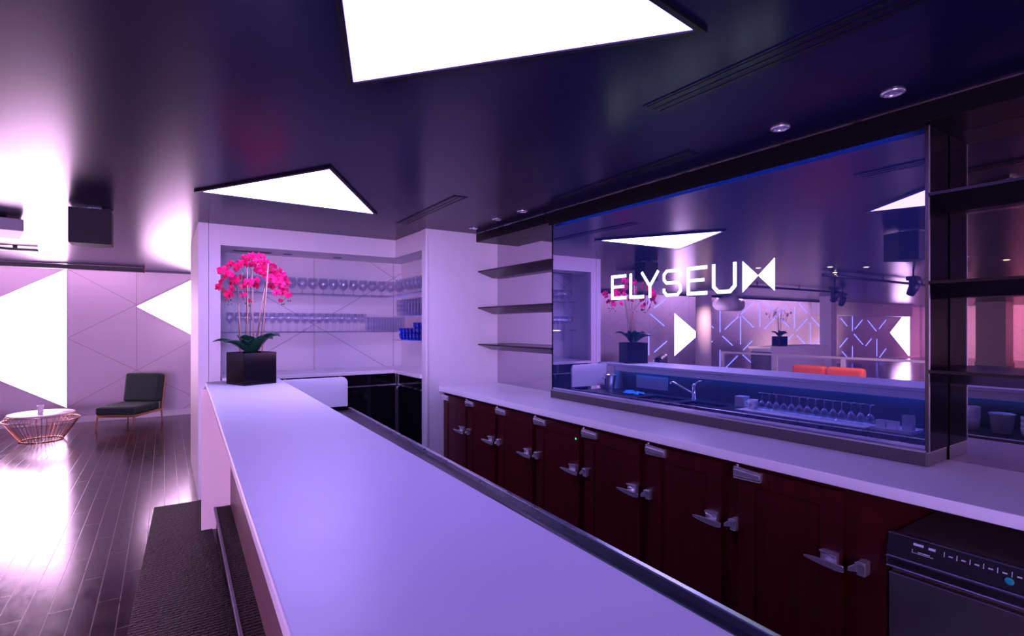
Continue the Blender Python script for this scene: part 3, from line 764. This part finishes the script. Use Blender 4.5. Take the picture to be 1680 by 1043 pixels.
for row in range(2):
    for k in range(18):
        glass_obj('wine', (.53+k*.0765, 5.775+row*.085, 1.4885), 'clear wine glass in the rows on the lower long niche shelf', 'wine glasses on the lower niche shelf')
    for k in range(7):
        glass_obj('highball', (1.90+k*.064, 5.775+row*.08, 1.4885), 'clear highball glass at the right end of the lower long niche shelf', 'highball glasses on the lower niche shelf')
for row in range(2):
    for k in range(8):
        glass_obj('goblet', (2.195+row*.107, 4.86+k*.11, 1.8955), 'clear goblet on the top side shelf by the pier', 'goblets on the side shelf')
for row in range(3):
    for k in range(10):
        for q in range(3):
            glass_obj('short', (2.18+row*.0725, 4.86+k*.082, 1.6555+q*.047), 'clear tumbler stacked on the middle side shelf', 'stacked tumblers on the side shelf')
for row in range(2):
    for k in range(8):
        for q in range(2 + (1 if k < 4 else 0)):
            glass_obj('bowl', (2.20+row*.095, 4.87+k*.096, 1.3955+q*.058), 'blue glass bowl stacked on the bottom side shelf', 'blue bowls on the side shelf', 'glass_blue')

# ------------------------------------------------------------------ orchids
FX_, FY_ = .5485, .836     # camera forward
def orient(n, roll):
    n = Vector(n).normalized(); q = n.to_track_quat('Z', 'Y')
    return (q.to_matrix().to_4x4() @ Matrix.Rotation(roll, 4, 'Z')).to_euler()
def petal(mb, ang, L, W, cup, back=0.):
    n, m = 6, 4
    ca, sa = math.cos(ang), math.sin(ang)
    vs = []
    for side in (0, 1):
        for i in range(n+1):
            t = i/n; w = W*(math.sin(PI*min(1, t*.93+.07))**.62)*(1 if t < .99 else .35)
            for j in range(m+1):
                s = (j/m-.5)*w
                r = t*L; z = cup*(t**1.6)*L+back*L-abs(s)**1.5*2.2 + (.0 if side == 0 else -.0012)
                vs.append((r*ca-s*sa, r*sa+s*ca, z))
    o = (n+1)*(m+1)
    fs = []
    for i in range(n):
        for j in range(m):
            a = i*(m+1)+j
            fs.append((a, a+1, a+m+2, a+m+1)); fs.append((o+a, o+a+m+1, o+a+m+2, o+a+1))
    for i in range(n):
        a = i*(m+1); fs.append((a, a+m+1, o+a+m+1, o+a)); a += m; fs.append((a, o+a, o+a+m+1, a+m+1))
    for j in range(m):
        fs.append((j, o+j, o+j+1, j+1)); a = n*(m+1)+j; fs.append((a, a+1, o+a+1, o+a))
    mb.add(vs, fs, True)
def flower_mesh(mat):
    mb = MB()
    for a in (PI/2, PI/2+2.2, PI/2-2.2): petal(mb, a, .037, .026, .10, -.06)     # sepals
    for a in (.15, PI-.15): petal(mb, a, .040, .044, .18)                        # broad petals
    return mb.build('flower', mat)
def lip_mesh(mat):
    mb = MB()
    petal(mb, -PI/2, .020, .018, .55, .10); petal(mb, -PI/2+.9, .012, .010, .9, .1); petal(mb, -PI/2-.9, .012, .010, .9, .1)
    mb.tube([(0, 0, .0), (0, .002, .008), (0, -.003, .013)], [.004, .0045, .003], 6)
    return mb.build('lip', mat)
ZP = BARZ+.001
def UV(u, v):
    """pixel offsets of the photographed bouquet -> metres across / up, measured at the pot"""
    return (u-413.)*.00465, (v-629.)*-.00465
def build_orchid(label, loc, rzpot, petal_mat, spray, buds, leaves=True, pot='black_glass', front=None):
    t = thing('potted_orchid', label, 'plant', loc)
    s2 = .129; hp = .245; wl = .008
    b = MB(); b.box(-s2, s2, -s2, s2, 0, .02)
    b.box(-s2, s2, -s2, -s2+wl, .02, hp); b.box(-s2, s2, s2-wl, s2, .02, hp); b.box(-s2, -s2+wl, -s2+wl, s2-wl, .02, hp); b.box(s2-wl, s2, -s2+wl, s2-wl, .02, hp)
    b.build('pot', M[pot], t, rot=(0, 0, rzpot), bevel=.003)
    MB().box(-s2+wl, s2-wl, -s2+wl, s2-wl, .05, hp-.012).build('potting_bark', M['soil'], t, rot=(0, 0, rzpot))
    Rv = Vector((FY_, -FX_, 0)); Fv = Vector((FX_, FY_, 0))
    def P(u, v, d=0.):
        k = 1+d/4.1                      # keep the spray's spread when a flower sits further back
        a, z = UV(u, v)
        q = Rv*((a-1.98)*k+1.98)+Fv*d
        return Vector((q.x, q.y, (z-.45)*k+.45))
    def depth(u, v):
        s_ = (u-415)/65.
        return (.30*s_*abs(s_)**.3 if s_ > 0 else .24*s_)
    # leaves
    LS = [(-2.7, .25, .10, .11), (-2.1, .21, .10, .10), (-.55, .25, .11, .13), (-.1, .22, .11, .15), (-1.3, .15, .11, .11), (1.2, .20, .10, .14), (2.3, .20, .10, .12), (-1.8, .13, .10, .14), (-.9, .16, .11, .13)]
    for ang, L, W, rise in LS:
        mb = MB(); n, m = 8, 4; vs = []
        # ang measured in the view frame: 0 = right, -pi/2 = towards camera
        d = Rv*math.cos(ang)+Fv*math.sin(ang); sd = Vector((-d.y, d.x, 0))
        for side in (0, 1):
            for i in range(n+1):
                tt = i/n; w = W*(math.sin(PI*min(1, .12+tt*.88))**.7)
                for j in range(m+1):
                    s = (j/m-.5)*w
                    p = d*(.015+tt*L)+sd*s+Vector((0, 0, hp-.02+rise*math.sin(tt*1.9)+abs(s)*.5-(.003 if side else 0)))
                    vs.append(p)
        o = (n+1)*(m+1); fs = []
        for i in range(n):
            for j in range(m):
                a = i*(m+1)+j
                fs.append((a, a+1, a+m+2, a+m+1)); fs.append((o+a, o+a+m+1, o+a+m+2, o+a+1))
            a = i*(m+1); fs.append((a, a+m+1, o+a+m+1, o+a)); a += m; fs.append((a, o+a, o+a+m+1, a+m+1))
        for j in range(m):
            fs.append((j, o+j, o+j+1, j+1)); a = n*(m+1)+j; fs.append((a, a+1, o+a+1, o+a))
        mb.add(vs, fs, True); mb.build('leaf', M['leaf'], t)
    # stakes
    for (u0, v0, u1, v1, d) in ((396, 573, 390, 473, .03), (407, 576, 406, 430, -.03), (416, 545, 414, 440, .05), (430, 575, 441, 429, -.04), (421, 545, 435, 470, .04)):
        MB().tube([P(u0, v0+6, d*.5), P(u1, v1, d)], .0045, 6).build('stake', M['stake'], t)
    # flower stems: up beside the stakes then arching over
    for pts in ([(402, 575, 0), (405, 500, 0), (404, 452, 0), (395, 432, .02), (380, 433, .03), (366, 445, .02), (362, 470, 0), (368, 482, 0), (376, 494, -.01)],
                [(410, 575, .02), (411, 500, .03), (412, 440, .03), (405, 424, .02), (398, 440, -.06), (396, 465, -.08), (400, 490, -.08)],
                [(426, 575, 0), (436, 480, 0), (438, 440, 0), (430, 418, .0), (426, 420, .02), (440, 435, .02)],
                [(420, 575, .03), (434, 470, .03), (446, 432, .03), (458, 440, .02), (468, 462, 0), (474, 480, -.02), (463, 494, -.01)],
                [(393, 575, .02), (391, 500, .03), (389, 470, .03), (376, 452, .03)]):
        MB().tube([P(p[0], p[1], p[2]+(depth(p[0], p[1]) if p[1] < 500 else 0)) for p in pts], .0028, 6).build('flower_stem', M['stem'], t)
    f0 = flower_mesh(petal_mat); l0 = lip_mesh(M['petal_lip']); first = True
    for (u, v, sz) in spray:
        dd = depth(u, v)+rnd.uniform(-.09, .09)
        pos = P(u, v, dd)
        nrm = -Fv*rnd.uniform(.5, 1.2)+Rv*((u-415)/70.*.9+rnd.uniform(-.45, .45))+Vector((0, 0, rnd.uniform(-.45, .35)))
        if rnd.random() < .22: nrm = Fv*.6+Rv*rnd.uniform(-1, 1)+Vector((0, 0, .2))
        rot = orient(nrm, rnd.uniform(-.5, .5))
        if first: f, l = f0, l0; first = False
        else:
            f, l = f0.copy(), l0.copy(); COL.objects.link(f); COL.objects.link(l)
        f.parent = t; f.location = pos; f.rotation_euler = rot; f.scale = (sz*1.16, sz*1.16, sz*1.16); l.parent = f
    for (u, v) in buds:
        MB().lathe([(0, -.009), (.005, -.005), (.006, 0), (.004, .006), (0, .009)], 8).build('bud', M['stem'], t, P(u, v, depth(u, v)+rnd.uniform(-.03, .03)))
    return t
Z = [(315, 360, 1), (375, 310, .9), (400, 410, .9), (285, 510, 1.15), (245, 590, .9), (440, 530, 1.1), (480, 490, 1), (310, 650, .8), (400, 700, .95), (352, 780, .5), (540, 270, 1.1), (510, 320, .8), (630, 250, .9), (430, 255, .7), (350, 430, .8), (440, 610, .7),
     (690, 165, .9), (735, 150, .9), (630, 170, .7), (735, 265, .8), (620, 570, .95), (680, 530, 1), (770, 560, 1), (570, 450, .6), (610, 705, .6), (685, 795, .5), (790, 500, .8),
     (845, 160, 1), (825, 215, .8), (915, 240, 1), (830, 335, 1), (905, 300, .9), (890, 390, .9), (935, 430, .8), (1020, 300, .95), (1000, 360, .9), (1000, 470, 1.05), (1000, 580, .8), (1080, 400, 1), (1090, 480, 1.1), (1140, 350, .8), (1150, 430, 1), (1130, 540, 1), (1170, 610, .9), (1200, 480, .9), (1230, 540, .7), (1085, 670, .8), (1170, 680, .8), (1235, 640, .8), (1262, 710, .7), (1140, 790, .55)]
spray = [(330+x/8.69, 400+y/8.69, s) for x, y, s in Z]
buds = [(330+x/8.69, 400+y/8.69) for x, y in ((420, 780), (430, 835), (385, 845), (700, 830), (635, 830), (690, 860), (1185, 840), (1160, 840), (1250, 790), (1280, 790))]
orc = build_orchid('magenta orchid in a glossy black cube pot on the far end of the white bar', (.565, 4.55, ZP), math.radians(21.7), M['petal'], spray, buds)

# ------------------------------------------------------------------ lounge: chair, table, speaker
def lounge_chair(loc, rz, label):
    t = thing('lounge_chair', label, 'chair', loc, rz)     # +y is the sitter's front
    w, d = .56, .74
    f = MB()
    for s in (-1, 1):
        f.bar((s*(w/2-.02), -d/2+.02, .20), (s*(w/2-.02), d/2-.02, .20), .022, .03)
    f.bar((-w/2+.03, d/2-.03, .20), (w/2-.03, d/2-.03, .20), .022, .03); f.bar((-w/2+.03, -d/2+.03, .20), (w/2-.03, -d/2+.03, .20), .022, .03)
    f.bar((-w/2+.02, -d/2+.03, .215), (-w/2+.02, -d/2-.07, .74), .022); f.bar((w/2-.02, -d/2+.03, .215), (w/2-.02, -d/2-.07, .74), .022)
    f.bar((-w/2+.03, -d/2-.06, .70), (w/2-.03, -d/2-.06, .70), .02, .03)
    f.build('frame', M['brass'], t)
    for sx in (-1, 1):
        for sy in (-1, 1):
            MB().tube([(sx*(w/2-.02), sy*(d/2-.02), .185), (sx*(w/2-.015), sy*(d/2-.005), 0)], [.014, .010], 8).build('leg', M['oak'], t)
    MB().box(-w/2, w/2, -d/2+.10, d/2, .218, .345).build('seat_cushion', M['velvet'], t, bevel=.035, seg=4)
    MB().box(-w/2+.01, w/2-.01, -.065, .065, 0, .45).build('back_cushion', M['velvet'], t, (0, -d/2+.075, .335), (.17, 0, 0), bevel=.035, seg=4)
    return t
lounge_chair((-.44, 10.11, 0), math.atan2(-.72, -.40)-PI/2, 'armless dark green lounge chair with brass legs against the panelled lounge wall')
lounge_chair((-2.52, 9.72, 0), -1.95, 'dark lounge chair at the left edge of the photo, only its side showing')
tb = thing('coffee_table', 'drum-shaped rose gold wire coffee table with white top on the lounge floor', 'table', (-1.39, 9.48, 0))
b = MB(); NW = 44
def ring(r, z, n=40): return [(r*math.cos(2*PI*k/n), r*math.sin(2*PI*k/n), z) for k in range(n)]
b.tube(ring(.225, .008), .008, 6, closed=True); b.tube(ring(.405, .285), .006, 6, closed=True); b.tube(ring(.355, .345), .006, 6, closed=True)
b.build('rings', M['copper'], tb)
b = MB()
for k in range(NW):
    a = 2*PI*k/NW; c, s = math.cos(a), math.sin(a)
    b.tube([(.225*c, .225*s, .008), (.405*c, .405*s, .285), (.355*c, .355*s, .345)], .0035, 5, smooth=False)
b.build('wire_basket', M['copper'], tb)
MB().lathe([(0, .352), (.35, .352), (.355, .356), (.355, .366), (.35, .370), (0, .370)], 48).build('table_top', M['white_lacquer'], tb)
o = MB().lathe([(0, 0), (.028, 0), (.036, .115), (.032, .115), (.026, .01), (0, .01)], 20).build('tea_light_glass', M['candle'], None, (-1.385, 9.36, .3705)); tag(o, 'small frosted white glass on the wire coffee table', 'glass')
def wedge_speaker(loc, rz, label, mat='speaker', h=.285):
    t = thing('speaker', label, 'speaker', loc, rz)
    w = .132
    MB().prism([(-w, .12), (-w, -.08), (0, -.16), (w, -.08), (w, .12)], -h, -.015).build('cabinet', M[mat], t, bevel=.004)
    b = MB(); b.box(-.06, .06, -.02, .02, -.012, 0); b.box(-.04, -.03, -.02, .02, -.02, 0); b.box(.03, .04, -.02, .02, -.02, 0)
    b.build('bracket', M['steel'], t)
    return t
wedge_speaker((-.48, 5.32, CEIL), math.radians(180), 'black wedge speaker hanging from the lounge ceiling, upper left')
wedge_speaker((-.76, 2.22, CEIL), math.radians(30), 'black wedge speaker hanging from the ceiling, seen at the right end of the mirror')
bx = thing('ceiling_speaker', 'grey box fixture under the ceiling at the left edge of the photo', 'speaker', (-1.19, 6.2, CEIL), math.radians(12))
MB().box(-.22, .15, -.25, .35, -.125, -.025).build('housing', M['speaker_grey'], bx, bevel=.006)
MB().box(-.05, .05, -.05, .05, -.025, 0).build('bracket', M['black'], bx)
pb = thing('projector_bracket', 'small dark bow-tie shaped bracket under the lounge ceiling, left of the hanging speaker', 'bracket', (-1.45, 8.3, CEIL), math.radians(5))
b = MB(); b.prism([(-.20, -.07), (0, -.02), (.20, -.07), (.20, .07), (0, .02), (-.20, .07)], -.05, -.02); b.build('plate', M['grey_frame'], pb)
MB().box(-.02, .02, -.015, .015, -.02, 0).build('stem', M['black'], pb)
tk = thing('ceiling_track', 'long black track hanging under the ceiling along the lounge wall', 'track', (-3.2, 10.25, CEIL))
MB().box(-2.9, 2.92, -.05, .05, -.075, -.010).build('rail', M['black'], tk)
MB().box(2.92, 2.935, -.055, .055, -.08, -.005).build('end_cap', M['red_dark'], tk)
MB().box(-2.9, 2.90, .052, .058, -.07, -.02).build('added_lamp_strip', M['added_cove'], tk)  # strip added behind the rail to wash the lounge wall
tk = thing('ceiling_track', 'added second black track under the ceiling along the far diamond wall, seen in the mirror', 'track', (-11.0, 10.0, CEIL))
MB().box(-4.6, 4.6, -.05, .05, -.075, -.010).build('rail', M['black'], tk)
MB().box(-4.5, 4.5, .052, .058, -.07, -.02).build('added_lamp_strip', M['added_cove_far'], tk)  # track and strip added to brighten the far diamond wall

# ------------------------------------------------------------------ the far side of the room (seen in the mirrors)
def sofa(loc, rz, label, mat, n=2, w=1.25, h=.80, arm=None):
    t = thing('sofa', label, 'sofa', loc, rz)
    MB().box(-w/2, w/2, -.40, .40, .10, .26).build('base', mat, t, bevel=.02)
    for sx in (-1, 1):
        for sy in (-1, 1): MB().box(sx*(w/2-.08)-.02, sx*(w/2-.08)+.02, sy*.33-.02, sy*.33+.02, 0, .10).build('leg', M['oak'], t)
    c = w/n
    for k in range(n):
        x = -w/2+c*(k+.5)
        MB().box(x-c/2+.004, x+c/2-.004, -.24, .40, .262, .42).build('seat_cushion', mat, t, bevel=.04, seg=3)
        MB().box(x-c/2+.004, x+c/2-.004, -.40, -.22, .30, h).build('back_cushion', mat, t, bevel=.06, seg=4)
    if arm: MB().box(w/2+.002, w/2+.14, -.40, .30, .0, .60).build('armrest', arm, t, bevel=.03)
    return t
sofa((-4.15, 4.75, 0), -PI/2, 'orange two-cushion sofa across the room, seen in the bar mirror', M['orange'], 2, 1.2, .83, M['red_dark'])
sofa((-4.6, 8.2, 0), 2.5, 'long black leather sofa near the far wall, seen in the bar mirror', M['leather'], 3, 1.9, .85)
tt = thing('side_table', 'tan wooden side table beside the orange sofa, seen in the bar mirror', 'table', (-3.65, 3.35, 0))
MB().box(-.3, .3, -.35, .35, .50, .53).build('table_top', M['tan'], tt)
for sx in (-1, 1):
    for sy in (-1, 1): MB().box(sx*.26-.02, sx*.26+.02, sy*.31-.02, sy*.31+.02, 0, .50).build('leg', M['tan'], tt)
rl = thing('railing', 'white handrail with glass infill behind the orange sofa, seen in the bar mirror', 'railing', (-5.25, 5.5, 0))
MB().box(-.03, .03, -2.0, 1.95, .93, .97).build('handrail', M['white_lacquer'], rl)
for y in (-1.95, -.65, .65, 1.90): MB().box(-.035, .035, y-.035, y+.035, 0, .93).build('post', M['white_lacquer'], rl)
MB().box(-.005, .005, -1.9, 1.86, .08, .90).build('glass_infill', M['rail_glass'], rl)
cb = thing('service_counter', 'white counter with dark front by the far column, seen in the bar mirror', 'counter', (-8.2, 7.6, 0), 0)
MB().box(-1.5, 1.2, -.30, .30, .98, 1.03).build('top', M['white_lacquer'], cb)
MB().box(-1.4, 1.1, -.25, .25, 0, .98).build('body', M['white_lacquer'], cb)
MB().box(1.1, 1.16, -.25, .25, .1, .90).build('side_panel', M['black'], cb)
sp2 = [(u, v, s*.9) for (u, v, s) in spray if (u < 380 or u > 450) and rnd.random() < .8][:18]
build_orchid('white orchid in a small black pot on the white counter, seen in the bar mirror', (-7.9, 7.6, 1.031), .3, M['petal_white'], sp2, buds[:4])
def column(name, label, x, y, r, rect=False):
    t = thing(name, label, 'column', (x, y, 0))
    if rect: MB().box(-r, r, -r, r, .12, CEIL-.1).build('shaft', M['white_wall'], t)
    else: MB().lathe([(r, .12), (r, CEIL-.1)], 32).build('shaft', M['white_wall'], t)
    MB().box(-r-.03, r+.03, -r-.03, r+.03, 0, .12).build('base', M['white_wall'], t)
    MB().box(-r-.02, r+.02, -r-.02, r+.02, CEIL-.1, CEIL).build('capital', M['white_wall'], t)
column('column', 'round white column behind the second letter E of the sign, seen in the mirror', -6.7, 9.0, .2)
column('column', 'square white column right of the orange sofa backs, seen in the mirror', -12.2, 8.5, .17, True)
column('column', 'wide pink-lit column at the far right, seen in the mirrors', -21.5, 7.0, .45, True)
bh = MB().box(-23.0, -15.8, 10.1, YF-.001, 1.95, CEIL-.001).build('trim_5', M['white_wall']); struct(bh)
dc = thing('air_duct', 'curved white air duct under the ceiling near the diamond wall, seen in the mirror', 'duct', (-9.2, 9.9, CEIL))
MB().tube([(-.9, .3, -.25), (0, .3, -.25), (.25, .2, -.25), (.33, 0, -.25), (.33, -.4, -.25)], .21, 16).build('pipe', M['white_wall'], dc)
MB().box(-.6, -.56, .28, .32, -.05, 0).build('hanger', M['steel'], dc)
def spot(loc, label):
    t = thing('stage_light', label, 'light', loc)
    MB().tube([(0, 0, 0), (0, 0, -.10)], .015, 8).build('clamp', M['black'], t)
    MB().box(-.08, .08, -.08, .08, -.17, -.10).build('base', M['black'], t, bevel=.01)
    b = MB(); b.box(-.10, -.08, -.03, .03, -.33, -.12); b.box(.08, .10, -.03, .03, -.33, -.12); b.build('yoke', M['black'], t)
    MB().lathe([(.0, -.12), (.06, -.12), (.075, 0), (.06, .10), (0, .10)], 16).build('lamp_head', M['black'], t, (0, 0, -.30), (.5, .3, 0))
    return t
for (x, y, lab) in ((-6.5, 5.6, 'black moving stage light under the ceiling right of the bow tie, seen in the mirror'), (-6.6, 3.6, 'black moving stage light under the ceiling at the right end of the mirror'), (-5.1, 3.7, 'larger black moving stage light under the ceiling, second from the right in the mirror'), (-9.0, 6.6, 'small black stage light high behind the bow tie, seen in the mirror')):
    spot((x, y, CEIL), lab)
for i, (x0, x1, y, lab) in enumerate(((-9.5, -5.2, 6.8, 'thin black lighting bar crossing the ceiling, nearer the diamond wall, seen in the mirror'), (-8.5, -4.0, 4.6, 'thin black lighting bar crossing the ceiling, nearer the bar, seen in the mirror'))):
    t = thing('lighting_bar', lab, 'bar', ((x0+x1)/2, y, CEIL))
    MB().tube([((x0-x1)/2, 0, -.06), ((x1-x0)/2, 0, -.06)], .025, 8).build('pipe', M['black'], t)
    for s in (-.8, 0, .8): MB().box(s*(x1-x0)/2-.01, s*(x1-x0)/2+.01, -.01, .01, -.05, 0).build('hanger', M['black'], t)
for (x, y) in ((-3.4, 4.2), (-3.9, 3.9), (-2.6, 4.9), (-4.4, 4.6), (-3.2, 2.6), (-4.1, 2.4)):
    t = thing('downlight', 'warm glowing recessed downlight in the lounge ceiling, seen in the mirror', 'light', (x, y, CEIL), 0, 'warm downlights in the lounge ceiling')
    MB().lathe([(.05, 0), (.05, -.004), (.04, -.006), (.04, 0)], 20).build('trim_ring', M['steel'], t)
    MB().lathe([(.039, -.003), (.0, -.003)], 16).build('lens', M['warm_lamp'], t)

# ------------------------------------------------------------------ lights
def spot_lamp(name, loc, tgt, energy, col, ang=1.2, blend=.6, r=.05):
    l = bpy.data.lights.new(name, 'SPOT'); l.energy = energy; l.color = col; l.spot_size = ang; l.spot_blend = blend; l.shadow_soft_size = r
    o = bpy.data.objects.new(name, l); COL.objects.link(o); o.location = loc
    o.rotation_euler = (Vector(tgt)-Vector(loc)).to_track_quat('-Z', 'Y').to_euler()
    return o
W = bpy.data.worlds.new('world'); S.world = W; W.use_nodes = True
W.node_tree.nodes['Background'].inputs[0].default_value = (.12, .10, .22, 1)
W.node_tree.nodes['Background'].inputs[1].default_value = .0
for i, (x, y) in enumerate(((-3.4, 4.2), (-3.9, 3.9), (-2.6, 4.9), (-4.4, 4.6), (-3.2, 2.6), (-4.1, 2.4), (-6.1, 8.2))):
    spot_lamp('warm_downlight_and_fill', (x, y, CEIL-.01), (x-.3, y+.4, 0), 38 if i < 6 else 120, (1, .55, .45), 2.0, .8)  # last spot has no fixture, added to brighten the round column
# added wash spots without fixtures, they brighten the far walls
spot_lamp('added_pink_wash', (-23.5, 4.0, 2.3), (-25.9, 5.0, 1.0), 700, (1, .25, .42), 2.4)
spot_lamp('added_peach_wash', (-13.5, 9.6, .3), (-13.5, 10.87, 1.0), 60, (1, .55, .55), 2.2)
spot_lamp('added_peach_wash', (-16.5, 9.6, .3), (-16.5, 10.87, 1.0), 60, (1, .55, .55), 2.2)

# ------------------------------------------------------------------ camera and view
cd = bpy.data.cameras.new('camera'); cam = bpy.data.objects.new('camera', cd); COL.objects.link(cam)
cam.location = (0, 0, 1.55)
th = math.atan2(840-270, 869.)
cam.rotation_euler = (PI/2, 0, -th)
cd.sensor_width = 36; cd.lens = 36*869/1680.
cd.shift_y = (534-521.5)/1680.
cd.clip_start = .02; cd.clip_end = 100
S.camera = cam
S.cycles.transparent_max_bounces = 40
S.cycles.max_bounces = 10; S.cycles.diffuse_bounces = 4; S.cycles.glossy_bounces = 6
S.cycles.sample_clamp_indirect = 6
vs_ = S.view_settings
vs_.view_transform = 'Standard'; vs_.look = 'None'; vs_.gamma = 1; vs_.use_curve_mapping = False
vs_.exposure = 1.55
